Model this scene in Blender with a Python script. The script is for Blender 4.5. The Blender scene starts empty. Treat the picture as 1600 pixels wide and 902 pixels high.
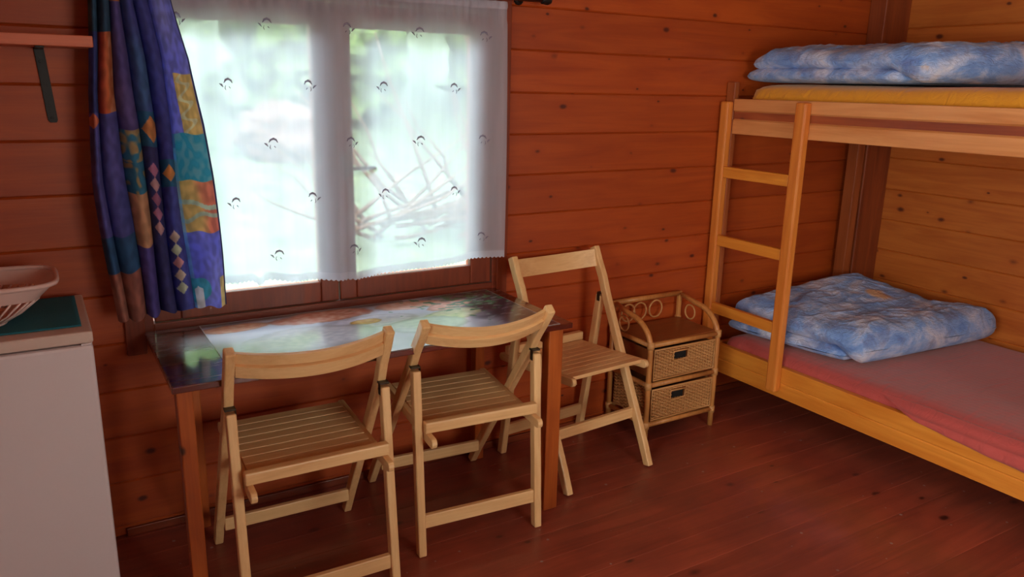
import bpy, bmesh, math, random
from mathutils import Vector, Matrix, noise as mn
random.seed(7)
PI = math.pi
C = bpy.context.scene.collection
sc = bpy.context.scene

# ------------------------------------------------------------------ camera, sky, lights, exposure
F, YAW, PIT, ROL = 1226.95, 0.5483, 0.2528, 0.0221
fw = Vector((math.sin(YAW)*math.cos(PIT), math.cos(YAW)*math.cos(PIT), -math.sin(PIT)))
r0 = Vector((math.cos(YAW), -math.sin(YAW), 0)); u0 = r0.cross(fw)
rr = r0*math.cos(ROL) + u0*math.sin(ROL); uu = -r0*math.sin(ROL) + u0*math.cos(ROL)
cam = bpy.data.objects.new('camera', bpy.data.cameras.new('camera')); C.objects.link(cam)
cam.matrix_world = Matrix(((rr.x, uu.x, -fw.x, -.6469), (rr.y, uu.y, -fw.y, -2.9612), (rr.z, uu.z, -fw.z, 1.6577), (0, 0, 0, 1)))
cam.data.sensor_width = 36; cam.data.lens = F*36/1600; cam.data.clip_start = .02
sc.camera = cam
SKY_REAR, SKY_FRONT = 4.5, 5.2
w = bpy.data.worlds.new('sky'); sc.world = w; w.use_nodes = True
bg = w.node_tree.nodes['Background']
wt = w.node_tree; wtc = wt.nodes.new('ShaderNodeTexCoord'); wsp = wt.nodes.new('ShaderNodeSeparateXYZ'); wmr = wt.nodes.new('ShaderNodeMapRange'); wcr = wt.nodes.new('ShaderNodeMapRange')
wt.links.new(wtc.outputs['Generated'], wsp.inputs[0]); wdx = wt.nodes.new('ShaderNodeMath'); wdx.operation = 'MULTIPLY_ADD'; wt.links.new(wsp.outputs[0], wdx.inputs[0]); wdx.inputs[1].default_value = .8; wt.links.new(wsp.outputs[1], wdx.inputs[2])
wt.links.new(wdx.outputs[0], wmr.inputs[0]); wt.links.new(wdx.outputs[0], wcr.inputs[0])
# overcast sky: bright towards the open side behind the cabin (-y), dimmer over the wooded side (+y)
wmr.inputs[1].default_value = -.5; wmr.inputs[2].default_value = .5; wmr.inputs[3].default_value = SKY_REAR; wmr.inputs[4].default_value = SKY_FRONT
wmx = wt.nodes.new('ShaderNodeMix'); wmx.data_type = 'RGBA'; wcr.inputs[1].default_value = -.5; wcr.inputs[2].default_value = .5
wt.links.new(wcr.outputs[0], wmx.inputs[0]); wmx.inputs[6].default_value = (1.0, .95, .90, 1); wmx.inputs[7].default_value = (.78, .88, 1.0, 1)
wt.links.new(wmr.outputs[0], bg.inputs[1]); wt.links.new(wmx.outputs[2], bg.inputs[0])
def area(name, loc, rot, sx, sy, power=0, portal=False, col=(1, 1, 1)):
    l = bpy.data.lights.new(name, 'AREA'); l.shape = 'RECTANGLE'; l.size = sx; l.size_y = sy; l.energy = power; l.color = col
    o = bpy.data.objects.new(name, l); C.objects.link(o); o.location = loc; o.rotation_euler = rot
    if portal: l.cycles.is_portal = True
    return o
area('window_portal', (.355, .09, 1.38), (-PI/2, 0, 0), 1.5, 1.25, portal=True)
area('added_rear_window_portal', (1.1, -4.52, 1.45), (PI/2, 0, 0), 1.3, 1.3, portal=True)
area('added_side_window_portal', (-1.47, -2.75, 1.45), (0, -PI/2, 0), 1.4, 1.9, portal=True)
sun = bpy.data.lights.new('sun', 'SUN'); sun.energy = 0.6; sun.angle = math.radians(25); sun.color = (1, .96, .88)
so = bpy.data.objects.new('sun', sun); C.objects.link(so); so.rotation_euler = (math.radians(35), 0, math.radians(-15))
sc.view_settings.view_transform = 'Standard'; sc.view_settings.look = 'None'; sc.view_settings.gamma = 1
sc.view_settings.use_curve_mapping = False
sc.view_settings.exposure = 1.64
sc.cycles.max_bounces = 10; sc.cycles.diffuse_bounces = 6; sc.cycles.transparent_max_bounces = 16
sc.cycles.sample_clamp_indirect = 6

# ------------------------------------------------------------------ materials
def s2l(c): return tuple(((v/255)/12.92 if v/255 <= .04045 else ((v/255+.055)/1.055)**2.4) for v in c) + (1,)
class NT:
    def __init__(s, name):
        s.m = bpy.data.materials.new(name); s.m.use_nodes = True; s.t = s.m.node_tree; s.n = s.t.nodes
        s.bsdf = s.n['Principled BSDF']; s.out = s.n['Material Output']
    def node(s, typ, **kw):
        n = s.n.new(typ)
        for k, v in kw.items():
            if k.startswith('i_'):
                key = k[2:]; n.inputs[int(key) if key.isdigit() else key.replace('_', ' ')].default_value = v
            else: setattr(n, k, v)
        return n
    def link(s, a, b): s.t.links.new(a, b)
    def math(s, op, a, b=None, c=None, clamp=False):
        n = s.node('ShaderNodeMath', operation=op, use_clamp=clamp)
        for i, v in enumerate((a, b, c)):
            if v is None: continue
            if isinstance(v, (int, float)): n.inputs[i].default_value = v
            else: s.link(v, n.inputs[i])
        return n.outputs[0]
    def mix(s, fac, a, b, blend='MIX'):
        n = s.node('ShaderNodeMix', data_type='RGBA', blend_type=blend)
        for i, v in ((0, fac), (6, a), (7, b)):
            if isinstance(v, (int, float, tuple)): n.inputs[i].default_value = v
            else: s.link(v, n.inputs[i])
        return n.outputs[2]
    def ramp(s, fac, stops):
        n = s.node('ShaderNodeValToRGB'); e = n.color_ramp.elements
        while len(e) < len(stops): e.new(.5)
        for i, (p, c) in enumerate(stops): e[i].position = p; e[i].color = c if isinstance(c, tuple) else (c, c, c, 1)
        s.link(fac, n.inputs[0]); return n.outputs[0]
    def mapping(s, vec, scale=(1, 1, 1), loc=(0, 0, 0)):
        n = s.node('ShaderNodeMapping'); n.inputs['Scale'].default_value = scale; n.inputs['Location'].default_value = loc
        s.link(vec, n.inputs[0]); return n.outputs[0]
    def noise(s, vec, scale=5, detail=3, rough=.5, dist=0):
        n = s.node('ShaderNodeTexNoise', i_Scale=scale, i_Detail=detail, i_Roughness=rough, i_Distortion=dist)
        s.link(vec, n.inputs['Vector']); return n
    def bump(s, h, strength=.2, dist=.01):
        n = s.node('ShaderNodeBump', i_Strength=strength, i_Distance=dist); s.link(h, n.inputs['Height'])
        s.link(n.outputs[0], s.bsdf.inputs['Normal'])

def wood(name, light, dark, axis=0, knots=.5, knot_col=(60, 18, 8), rough=.45, coat=0., plank=None, specks=False, var=.18, kscale=1.0, streak=.5, flat=None, kr=1.0):
    """light/dark in sRGB; axis = grain direction; plank=(axis,pitch,offset)"""
    t = NT(name); tc = t.node('ShaderNodeTexCoord'); vec = tc.outputs['Object']
    pv = None
    if plank:
        sep = t.node('ShaderNodeSeparateXYZ'); t.link(vec, sep.inputs[0])
        idx = t.math('FLOOR', t.math('DIVIDE', t.math('SUBTRACT', sep.outputs[plank[0]], plank[2]), plank[1]))
        wn = t.node('ShaderNodeTexWhiteNoise', noise_dimensions='1D'); t.link(idx, wn.inputs['W']); pv = wn.outputs['Value']
        comb = t.node('ShaderNodeCombineXYZ'); t.link(t.math('MULTIPLY', pv, 37.), comb.inputs[0]); t.link(t.math('MULTIPLY', pv, 11.), comb.inputs[1]); t.link(t.math('MULTIPLY', pv, 23.), comb.inputs[2])
        va = t.node('ShaderNodeVectorMath', operation='ADD'); t.link(vec, va.inputs[0]); t.link(comb.outputs[0], va.inputs[1]); vec = va.outputs[0]
    else:
        oi = t.node('ShaderNodeObjectInfo'); va = t.node('ShaderNodeVectorMath', operation='ADD'); t.link(vec, va.inputs[0])
        comb = t.node('ShaderNodeCombineXYZ'); t.link(t.math('MULTIPLY', oi.outputs['Random'], 17.), comb.inputs[(axis+1) % 3]); t.link(t.math('MULTIPLY', oi.outputs['Random'], 29.), comb.inputs[axis]); t.link(comb.outputs[0], va.inputs[1]); vec = va.outputs[0]
    sl = [9., 9., 9.]; sl[axis] = .9
    a = t.noise(t.mapping(vec, tuple(sl)), 1.6, 4, .55, 1.2).outputs['Fac']
    sf = [60., 60., 60.]; sf[axis] = 1.6
    b = t.noise(t.mapping(vec, tuple(sf)), 2.0, 3, .6, .4).outputs['Fac']
    f = t.math('ADD', t.math('MULTIPLY', a, 1-streak*.5), t.math('MULTIPLY', b, streak*.5))
    L, D = s2l(light), s2l(dark)
    col = t.ramp(f, [(.30, D), (.62, L)])
    if pv is not None:
        hs = t.node('ShaderNodeHueSaturation'); t.link(col, hs.inputs['Color'])
        t.link(t.math('ADD', t.math('MULTIPLY', pv, 2*var), 1-var), hs.inputs['Value']); col = hs.outputs[0]
    if knots > 0:
        sk = [3.2*kscale]*3; sk[axis] = 1.9*kscale
        vo = t.node('ShaderNodeTexVoronoi', i_Scale=1.6, i_Randomness=1.0); mp = t.mapping(vec, tuple(sk))
        if flat is not None:
            vo.voronoi_dimensions = '2D'; s2 = t.node('ShaderNodeSeparateXYZ'); t.link(mp, s2.inputs[0]); c2 = t.node('ShaderNodeCombineXYZ')
            ax = [k for k in range(3) if k != flat]; t.link(s2.outputs[ax[0]], c2.inputs[0]); t.link(s2.outputs[ax[1]], c2.inputs[1]); mp = c2.outputs[0]
        t.link(mp, vo.inputs['Vector'])
        nz = t.noise(vec, 22, 2)
        d = t.math('ADD', vo.outputs['Distance'], t.math('MULTIPLY', t.math('SUBTRACT', nz.outputs['Fac'], .5), .06))
        sp = t.node('ShaderNodeSeparateColor'); t.link(vo.outputs['Color'], sp.inputs[0])
        gate = t.math('GREATER_THAN', sp.outputs[0], 1-knots)
        rad = t.math('ADD', t.math('MULTIPLY', sp.outputs[1], .070*kr), .035*kr)
        core = t.math('MULTIPLY', t.math('SUBTRACT', 1.0, t.math('DIVIDE', d, rad), clamp=True), gate)
        core = t.math('MULTIPLY', core, t.math('ADD', t.math('MULTIPLY', sp.outputs[2], .8), .2))
        halo = t.math('MULTIPLY', t.math('SUBTRACT', 1.0, t.math('DIVIDE', d, t.math('MULTIPLY', rad, 3.0)), clamp=True), gate)
        col = t.mix(t.math('MULTIPLY', halo, .55, clamp=True), col, D)
        col = t.mix(t.math('MULTIPLY', core, 2.0, clamp=True), col, s2l(knot_col))
    if specks:
        vs = t.node('ShaderNodeTexVoronoi', i_Scale=9., voronoi_dimensions='2D'); t.link(tc.outputs['Object'], vs.inputs['Vector'])
        sp2 = t.node('ShaderNodeSeparateColor'); t.link(vs.outputs['Color'], sp2.inputs[0])
        g = t.math('MULTIPLY', t.math('LESS_THAN', vs.outputs['Distance'], t.math('MULTIPLY', sp2.outputs[1], .06)), t.math('GREATER_THAN', sp2.outputs[0], .72))
        col = t.mix(t.math('MULTIPLY', g, .85), col, s2l((170, 150, 145)))
        big = t.noise(tc.outputs['Object'], 1.7, 4, .6).outputs['Fac']
        col = t.mix(t.ramp(big, [(.40, 0.), (.62, .55)]), col, s2l((104, 48, 42)))
    t.link(col, t.bsdf.inputs['Base Color'])
    t.link(t.math('ADD', t.math('MULTIPLY', f, .15), rough-.07), t.bsdf.inputs['Roughness'])
    t.bsdf.inputs['Coat Weight'].default_value = coat; t.bsdf.inputs['Coat Roughness'].default_value = .12
    if coat > .5: t.bsdf.inputs['Coat IOR'].default_value = 2.5
    t.bump(b, .12, .004)
    return t.m

def plain(name, col, rough=.5, metal=0., bump=0., bscale=40., var=0.):
    t = NT(name); tc = t.node('ShaderNodeTexCoord'); nz = t.noise(tc.outputs['Object'], bscale, 3)
    c = s2l(col); c2 = tuple(v*(1-var) for v in c[:3]) + (1,)
    t.link(t.mix(nz.outputs['Fac'], c, c2), t.bsdf.inputs['Base Color'])
    t.bsdf.inputs['Roughness'].default_value = rough; t.bsdf.inputs['Metallic'].default_value = metal
    if bump: t.bump(nz.outputs['Fac'], bump, .01)
    return t.m

Z0, PM = 1.6297, .1767
Z0R, PMR = 1.2928, .1819
M = {}
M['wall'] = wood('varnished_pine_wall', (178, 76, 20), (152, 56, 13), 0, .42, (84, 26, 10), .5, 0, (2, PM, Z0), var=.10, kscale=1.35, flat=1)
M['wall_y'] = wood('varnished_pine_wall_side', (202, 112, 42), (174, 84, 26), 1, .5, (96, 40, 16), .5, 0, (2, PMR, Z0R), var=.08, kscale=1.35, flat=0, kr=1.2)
M['floor'] = wood('red_brown_floorboards', (164, 76, 54), (126, 56, 40), 0, .35, (70, 28, 20), .40, .18, (1, .145, -.03), specks=True, var=.10, flat=2)
M['ceiling'] = wood('pine_ceiling', (200, 120, 60), (170, 90, 40), 1, .3, rough=.5)
M['frame'] = wood('window_frame_wood', (136, 56, 24), (100, 36, 15), 0, .15, rough=.4)
M['frame_z'] = wood('window_frame_wood_upright', (136, 56, 24), (100, 36, 15), 2, .15, rough=.4)
M['post_dark'] = wood('corner_post_wood', (150, 70, 30), (112, 46, 18), 2, .3, rough=.5)
M['table'] = wood('table_lacquered_wood', (92, 32, 22), (60, 20, 14), 0, 0, rough=.26, coat=1.0, streak=.9)
M['tleg'] = wood('table_leg_orange_pine', (184, 92, 32), (140, 58, 18), 2, .3, (60, 20, 8), .4, flat=1)
M['beech'] = wood('beech_chair_wood', (238, 194, 136), (216, 164, 108), 1, 0, rough=.42, streak=.7)
M['beech_x'] = wood('beech_chair_wood_cross', (238, 194, 136), (216, 164, 108), 0, 0, rough=.42, streak=.7)
M['beech_z'] = wood('beech_chair_wood_upright', (238, 194, 136), (216, 164, 108), 2, 0, rough=.42, streak=.7)
M['bed_y'] = wood('bed_pine_long', (232, 150, 56), (208, 118, 36), 1, .35, (110, 45, 25), .4, kscale=1.2, flat=0)
M['bed_y2'] = wood('bed_pine_rail', (220, 150, 92), (196, 120, 64), 1, .25, (110, 45, 25), .38, flat=0)
M['bed_x'] = wood('bed_pine_cross', (214, 134, 62), (190, 104, 42), 0, .2, (110, 45, 25), .4)
M['bed_z'] = wood('bed_pine_upright', (222, 136, 56), (196, 102, 34), 2, .2, (110, 50, 25), .4)
M['bed_dark'] = wood('bed_post_brown', (168, 88, 42), (134, 62, 26), 2, .3, (80, 30, 14), .45, flat=1)
M['rail_inlay'] = wood('bed_rail_heartwood', (168, 84, 46), (120, 48, 28), 1, .7, (66, 24, 22), .4, kscale=1.1, flat=0, kr=1.4)
M['rattan'] = wood('rattan_cane', (206, 142, 78), (172, 104, 50), 2, 0, rough=.38, streak=.8)
M['wicker'] = wood('wicker_weave', (212, 156, 96), (170, 112, 60), 0, 0, rough=.5, streak=1.0)
M['cabtop'] = wood('rattan_shelf_board', (150, 86, 44), (120, 64, 30), 0, 0, rough=.4)
M['shelf'] = wood('shelf_board_wood', (214, 118, 84), (190, 96, 66), 0, .1, rough=.5)
M['dark_metal'] = plain('dark_metal', (46, 42, 40), .45, .6, .1, 60, .3)
M['hinge'] = plain('hinge_metal', (74, 62, 48), .45, .7, .1, 60, .3)
M['grey_metal'] = plain('grey_metal', (128, 124, 120), .4, .7)
M['black'] = plain('black_slot_shade', (14, 10, 8), .8)
M['rod'] = plain('curtain_rod_dark', (62, 28, 22), .35, 0, 0, 30, .3)
M['fridge'] = plain('white_enamel', (224, 211, 212), .35, 0, .02, 120, .03)
M['fridge_top'] = plain('cream_fridge_lid', (214, 190, 176), .4, 0, 0, 20, .05)
M['teal'] = plain('teal_mat', (22, 112, 128), .8, 0, .3, 300, .25)
M['tray'] = plain('rosy_white_plastic', (226, 190, 180), .35, 0, 0, 20, .08)
M['piping'] = plain('seam_dark_blue', (40, 44, 100), .8)

def fabric(name, col, col2, scale=3., fine=350., rough=.85, stripes=None):
    t = NT(name); tc = t.node('ShaderNodeTexCoord'); v = tc.outputs['Object']
    a = t.noise(v, scale, 3).outputs['Fac']; b = t.noise(v, fine, 1).outputs['Fac']
    c = t.mix(a, s2l(col), s2l(col2))
    h = b
    if stripes:
        sep = t.node('ShaderNodeSeparateXYZ'); t.link(v, sep.inputs[0])
        s = t.math('SINE', t.math('MULTIPLY', sep.outputs[stripes[0]], stripes[1]))
        c = t.mix(t.math('MULTIPLY', t.math('ADD', s, 1.), .10), c, s2l(tuple(x*.72 for x in col)))
    t.link(c, t.bsdf.inputs['Base Color']); t.bsdf.inputs['Roughness'].default_value = rough
    t.bsdf.inputs['Sheen Weight'].default_value = .25
    wr = t.noise(t.mapping(v, (2, 7, 6)), 2.5, 3, .5, 1).outputs['Fac']
    t.bump(t.math('ADD', t.math('MULTIPLY', wr, 1.), t.math('MULTIPLY', h, .05)), .35, .03)
    return t.m
M['sheet_red'] = fabric('red_fitted_sheet', (196, 84, 78), (182, 70, 66), stripes=(0, 190.))
M['sheet_yellow'] = fabric('yellow_fitted_sheet', (232, 158, 30), (214, 138, 20))

def duvet_mat():
    t = NT('blue_sky_print_cotton'); tc = t.node('ShaderNodeTexCoord'); v = tc.outputs['Object']
    a = t.noise(t.mapping(v, (2.4, 3.2, 3.0)), 2.4, 5, .6, .6).outputs['Fac']
    c = t.ramp(a, [(.32, s2l((96, 134, 204))), (.46, s2l((130, 164, 222))), (.56, s2l((176, 192, 230))), (.68, s2l((214, 214, 232)))])
    b = t.noise(t.mapping(v, (1, 1, 1), (5, 3, 1)), 9., 4, .6, 1.0).outputs['Fac']
    c = t.mix(t.ramp(b, [(.52, 0.), (.66, .5)]), c, s2l((112, 112, 158)))
    vo = t.node('ShaderNodeTexVoronoi', i_Scale=3.6); t.link(v, vo.inputs['Vector'])
    sp = t.node('ShaderNodeSeparateColor'); t.link(vo.outputs['Color'], sp.inputs[0])
    d = t.math('ADD', vo.outputs['Distance'], t.math('MULTIPLY', t.math('SUBTRACT', b, .5), .25))
    g = t.math('MULTIPLY', t.ramp(d, [(.24, 1.), (.31, 0.)]), t.math('GREATER_THAN', sp.outputs[0], .5))
    c = t.mix(g, c, s2l((216, 170, 120)))
    t.link(c, t.bsdf.inputs['Base Color']); t.bsdf.inputs['Roughness'].default_value = .85; t.bsdf.inputs['Sheen Weight'].default_value = .2
    h1 = t.noise(t.mapping(v, (5, 9, 14)), 3.0, 4, .6, 1.5).outputs['Fac']
    t.bump(h1, .55, .03)
    return t.m
M['duvet'] = duvet_mat()

def vcol_mat(name, rough=.8, translucent=0., coat=0., bump=0.):
    t = NT(name); a = t.node('ShaderNodeVertexColor', layer_name='Col'); tc = t.node('ShaderNodeTexCoord')
    nz = t.noise(tc.outputs['Object'], 14., 5, .65, .5).outputs['Fac']
    c = t.mix(t.ramp(nz, [(.40, 0.), (.85, .22)]), a.outputs[0], t.mix(.5, a.outputs[0], (.02, .03, .12, 1)))
    if coat: c = a.outputs[0]
    t.link(c, t.bsdf.inputs['Base Color']); t.bsdf.inputs['Roughness'].default_value = rough
    t.bsdf.inputs['Coat Weight'].default_value = coat; t.bsdf.inputs['Coat Roughness'].default_value = .14; t.bsdf.inputs['Coat IOR'].default_value = 1.8
    if translucent:
        tr = t.node('ShaderNodeBsdfTranslucent'); t.link(c, tr.inputs[0])
        mx = t.node('ShaderNodeMixShader'); mx.inputs[0].default_value = translucent
        t.link(t.bsdf.outputs[0], mx.inputs[1]); t.link(tr.outputs[0], mx.inputs[2]); t.link(mx.outputs[0], t.out.inputs[0])
    if bump:
        nb = t.noise(tc.outputs['Object'], 30., 3).outputs['Fac']; t.bump(nb, bump, .004)
    return t.m
M['drape'] = vcol_mat('patchwork_curtain_cotton', .85, .38)
M['placemat'] = vcol_mat('printed_vinyl_food_picture', .3, 0, 1.0, .14)

def sheer_mat(name, transp, tint=(1, 1, 1, 1)):
    t = NT(name); t.n.remove(t.bsdf)
    tr = t.node('ShaderNodeBsdfTransparent'); tl = t.node('ShaderNodeBsdfTranslucent'); df = t.node('ShaderNodeBsdfDiffuse')
    tc = t.node('ShaderNodeTexCoord'); nz = t.noise(t.mapping(tc.outputs['Object'], (9, 9, .6)), 2.2, 3).outputs['Fac']
    for n in (tl, df): n.inputs[0].default_value = tint
    m1 = t.node('ShaderNodeMixShader'); m1.inputs[0].default_value = .42; t.link(tl.outputs[0], m1.inputs[1]); t.link(df.outputs[0], m1.inputs[2])
    m2 = t.node('ShaderNodeMixShader'); t.link(t.math('ADD', t.math('MULTIPLY', nz, .22), 1-transp-.11), m2.inputs[0])
    t.link(tr.outputs[0], m2.inputs[1]); t.link(m1.outputs[0], m2.inputs[2]); t.link(m2.outputs[0], t.out.inputs[0])
    return t.m
M['sheer'] = sheer_mat('white_voile', .34, (.84, .88, 1.0, 1))
M['sheer_hem'] = sheer_mat('white_voile_hem', .25, (.85, .86, .95, 1))
M['stitch'] = plain('grey_embroidery_thread', (150, 146, 168), .9)
def glass():
    t = NT('clear_window_glass'); t.n.remove(t.bsdf)
    tr = t.node('ShaderNodeBsdfTransparent'); gl = t.node('ShaderNodeBsdfGlossy', i_Roughness=.02); fr = t.node('ShaderNodeFresnel', i_IOR=1.45)
    tr.inputs[0].default_value = (.95, .98, .96, 1)
    m = t.node('ShaderNodeMixShader'); t.link(fr.outputs[0], m.inputs[0]); t.link(tr.outputs[0], m.inputs[1]); t.link(gl.outputs[0], m.inputs[2]); t.link(m.outputs[0], t.out.inputs[0])
    return t.m
M['glass'] = glass()
def foliage(name, a, b):
    t = NT(name); tc = t.node('ShaderNodeTexCoord'); n = t.noise(tc.outputs['Object'], 3.5, 5, .7).outputs['Fac']
    t.link(t.ramp(n, [(.35, s2l(a)), (.6, s2l(b)), (.75, s2l((130, 160, 84)))]), t.bsdf.inputs['Base Color']); t.bsdf.inputs['Roughness'].default_value = .7
    return t.m
M['leaf1'] = foliage('tree_foliage', (26, 46, 34), (84, 112, 62)); M['leaf2'] = foliage('bush_foliage', (40, 64, 50), (96, 120, 82))
M['grass'] = foliage('lawn_grass', (64, 84, 62), (90, 106, 84))
M['bark'] = plain('bark', (96, 76, 62), .9, 0, .5, 12, .4); M['stone'] = plain('pinkish_boulder', (96, 74, 70), .9, 0, .5, 6, .3)

# ------------------------------------------------------------------ mesh helpers
class MB:
    def __init__(s): s.v = []; s.f = []
    def add(s, vs, fs):
        o = len(s.v); s.v += [tuple(v) for v in vs]; s.f += [tuple(i+o for i in f) for f in fs]
    def box(s, a, b):
        x0, y0, z0 = a; x1, y1, z1 = b
        s.add([(x0, y0, z0), (x1, y0, z0), (x1, y1, z0), (x0, y1, z0), (x0, y0, z1), (x1, y0, z1), (x1, y1, z1), (x0, y1, z1)],
              [(0, 3, 2, 1), (4, 5, 6, 7), (0, 1, 5, 4), (1, 2, 6, 5), (2, 3, 7, 6), (3, 0, 4, 7)])
    def extrude(s, poly, axis, a, b):
        """poly: list of 2D points in the two other axes (order kept), extruded along axis"""
        n = len(poly)
        def P(p, t):
            if axis == 0: return (t, p[0], p[1])
            if axis == 1: return (p[0], t, p[1])
            return (p[0], p[1], t)
        s.add([P(p, a) for p in poly] + [P(p, b) for p in poly],
              [tuple(range(n))[::-1], tuple(range(n, 2*n))] + [(i, (i+1) % n, n+(i+1) % n, n+i) for i in range(n)])
    def tube(s, pts, r, seg=8, closed=False, caps=True):
        pts = [Vector(p) for p in pts]; n = len(pts); rs = r if isinstance(r, (list, tuple)) else [r]*n
        d0 = (pts[1]-pts[0]).normalized(); up = Vector((0, 0, 1)) if abs(d0.z) < .9 else Vector((1, 0, 0)); nx = d0.cross(up).normalized()
        vs = []; 
        for i, p in enumerate(pts):
            d = (pts[(i+1) % n]-pts[i-1]) if (closed or 0 < i < n-1) else (pts[1]-pts[0] if i == 0 else pts[-1]-pts[-2])
            d.normalize(); nx = (nx - d*nx.dot(d)).normalized(); ny = d.cross(nx)
            for k in range(seg):
                a = 2*PI*k/seg; vs.append(p + (nx*math.cos(a)+ny*math.sin(a))*rs[i])
        fs = []
        for i in range(n if closed else n-1):
            j = (i+1) % n
            for k in range(seg): fs.append((i*seg+k, i*seg+(k+1) % seg, j*seg+(k+1) % seg, j*seg+k))
        if caps and not closed: fs += [tuple(range(seg))[::-1], tuple(range((n-1)*seg, n*seg))]
        s.add(vs, fs)
    def grid(s, fn, nu, nv):
        o = len(s.v)
        for j in range(nv+1):
            for i in range(nu+1): s.v.append(tuple(fn(i/nu, j/nv)))
        for j in range(nv):
            for i in range(nu):
                a = o+j*(nu+1)+i; s.f.append((a, a+1, a+nu+2, a+nu+1))
    def build(s, name, mat, parent=None, loc=None, bevel=0., smooth=False, fix=True, sub=0, solid=0):
        me = bpy.data.meshes.new(name)
        vs = s.v
        if loc is not None: vs = [(v[0]-loc[0], v[1]-loc[1], v[2]-loc[2]) for v in vs]
        me.from_pydata(vs, [], s.f); me.update()
        if fix:
            bm = bmesh.new(); bm.from_mesh(me); bmesh.ops.recalc_face_normals(bm, faces=bm.faces); bm.to_mesh(me); bm.free()
        if smooth:
            for p in me.polygons: p.use_smooth = True
        me.materials.append(mat if not isinstance(mat, str) else M[mat])
        o = bpy.data.objects.new(name, me); C.objects.link(o)
        if parent: o.parent = parent
        if loc is not None: o.location = loc
        if solid: m = o.modifiers.new('thickness', 'SOLIDIFY'); m.thickness = solid; m.offset = 0
        if bevel:
            m = o.modifiers.new('bevel', 'BEVEL'); m.width = bevel; m.segments = 2; m.limit_method = 'ANGLE'; m.angle_limit = math.radians(40)
        if sub: m = o.modifiers.new('sub', 'SUBSURF'); m.levels = sub; m.render_levels = sub
        return o
def empty(name, label, cat, loc=(0, 0, 0), rz=0, group=None):
    o = bpy.data.objects.new(name, None); C.objects.link(o); o.location = loc; o.rotation_euler = (0, 0, rz); o.empty_display_size = .1
    return tag(o, label, cat, group)
def tag(o, label, cat, group=None):
    o['label'] = label; o['category'] = cat
    if group: o['group'] = group
    return o
def struct(o): o['kind'] = 'structure'; return o
def bx(name, a, b, mat, parent=None, bevel=.003, rel=None):
    m = MB(); m.box(a, b); return m.build(name, mat, parent, rel, bevel)

# ------------------------------------------------------------------ room shell
XL, XR, YB, CEIL = -1.35, 3.70, -4.4, 2.55
WX0, WX1, WZ0, WZ1 = -.40, 1.10, .745, 2.01        # opening of the front window
def plank_wall(axis, a0, a1, face, thick, z0, pitch, sgn, hole=None, g=.0045, ch=.005):
    """horizontal boards with chamfered joints; face = room-side coordinate; sgn = direction away from room"""
    mb = MB(); k = math.floor((0-z0)/pitch); z = z0+k*pitch
    def board(p0, p1, za, zb):
        if zb-za < .004: return
        c = min(ch, (zb-za)/3)
        prof = [(face+sgn*.006, za), (face, za+c), (face, zb-c), (face+sgn*.006, zb), (face+sgn*thick, zb), (face+sgn*thick, za)]
        if axis == 0: mb.extrude(prof, 0, p0, p1)
        else: mb.extrude(prof, 1, p0, p1)
    while z < CEIL:
        za, zb = max(z, 0), min(z+pitch, CEIL)
        if zb > za:
            if hole and zb > hole[2] and za < hole[3]:
                board(a0, hole[0], za, zb); board(hole[1], a1, za, zb)
                if za < hole[2]: board(hole[0], hole[1], za, hole[2])
                if zb > hole[3]: board(hole[0], hole[1], hole[3], zb)
            else: board(a0, a1, za, zb)
        z += pitch
    return mb
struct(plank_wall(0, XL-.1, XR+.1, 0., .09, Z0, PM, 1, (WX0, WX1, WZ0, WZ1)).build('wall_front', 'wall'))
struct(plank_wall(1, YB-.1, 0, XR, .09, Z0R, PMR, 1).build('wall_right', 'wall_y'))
struct(plank_wall(1, YB-.1, 0, XL, .09, Z0R, PMR, -1, (-3.7, -1.8, .75, 2.15)).build('wall_left', 'wall_y'))
struct(plank_wall(0, XL, XR, YB, .09, Z0, PM, -1, (.45, 1.75, .8, 2.1)).build('wall_back', 'wall'))
mb = MB(); y = -.03; 
nrow = 0
mb.extrude([(YB, -.06), (0.05, -.06), (0.05, -.012), (YB, -.012)], 0, XL, XR)
y1 = 0.115
while y1 > YB:
    a, b = y1-.145, y1
    b2 = min(b, .03)
    mb.extrude([(a, -.0012), (a+.0018, 0), (b2-.0018, 0), (b2, -.0012), (b2, -.012), (a, -.012)], 0, XL, XR)
    y1 -= .145
struct(mb.build('floor', 'floor'))
struct(bx('ceiling', (XL-.1, YB-.1, CEIL), (XR+.1, .1, CEIL+.06), 'ceiling', bevel=0))
struct(bx('baseboard_front', (-.5, -.014, 0), (XR-.2, .0, .032), 'frame', bevel=.003))
struct(bx('trim_1', (3.475, -.105, 0), (XR, 0, CEIL), 'post_dark', bevel=.006))       # corner post
m = MB(); m.box((WX1-.03, -.018, .70), (WX1+.022, .0, 2.06)); struct(m.build('trim_2', 'frame_z', bevel=.003))
m = MB(); m.box((WX0-.035, -.018, .70), (WX0+.03, .0, 2.06)); struct(m.build('trim_3', 'frame_z', bevel=.003))
m = MB(); m.box((WX0+.03, -.018, 2.0), (WX1-.03, .0, 2.06)); struct(m.build('trim_4', 'frame', bevel=.003))

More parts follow.
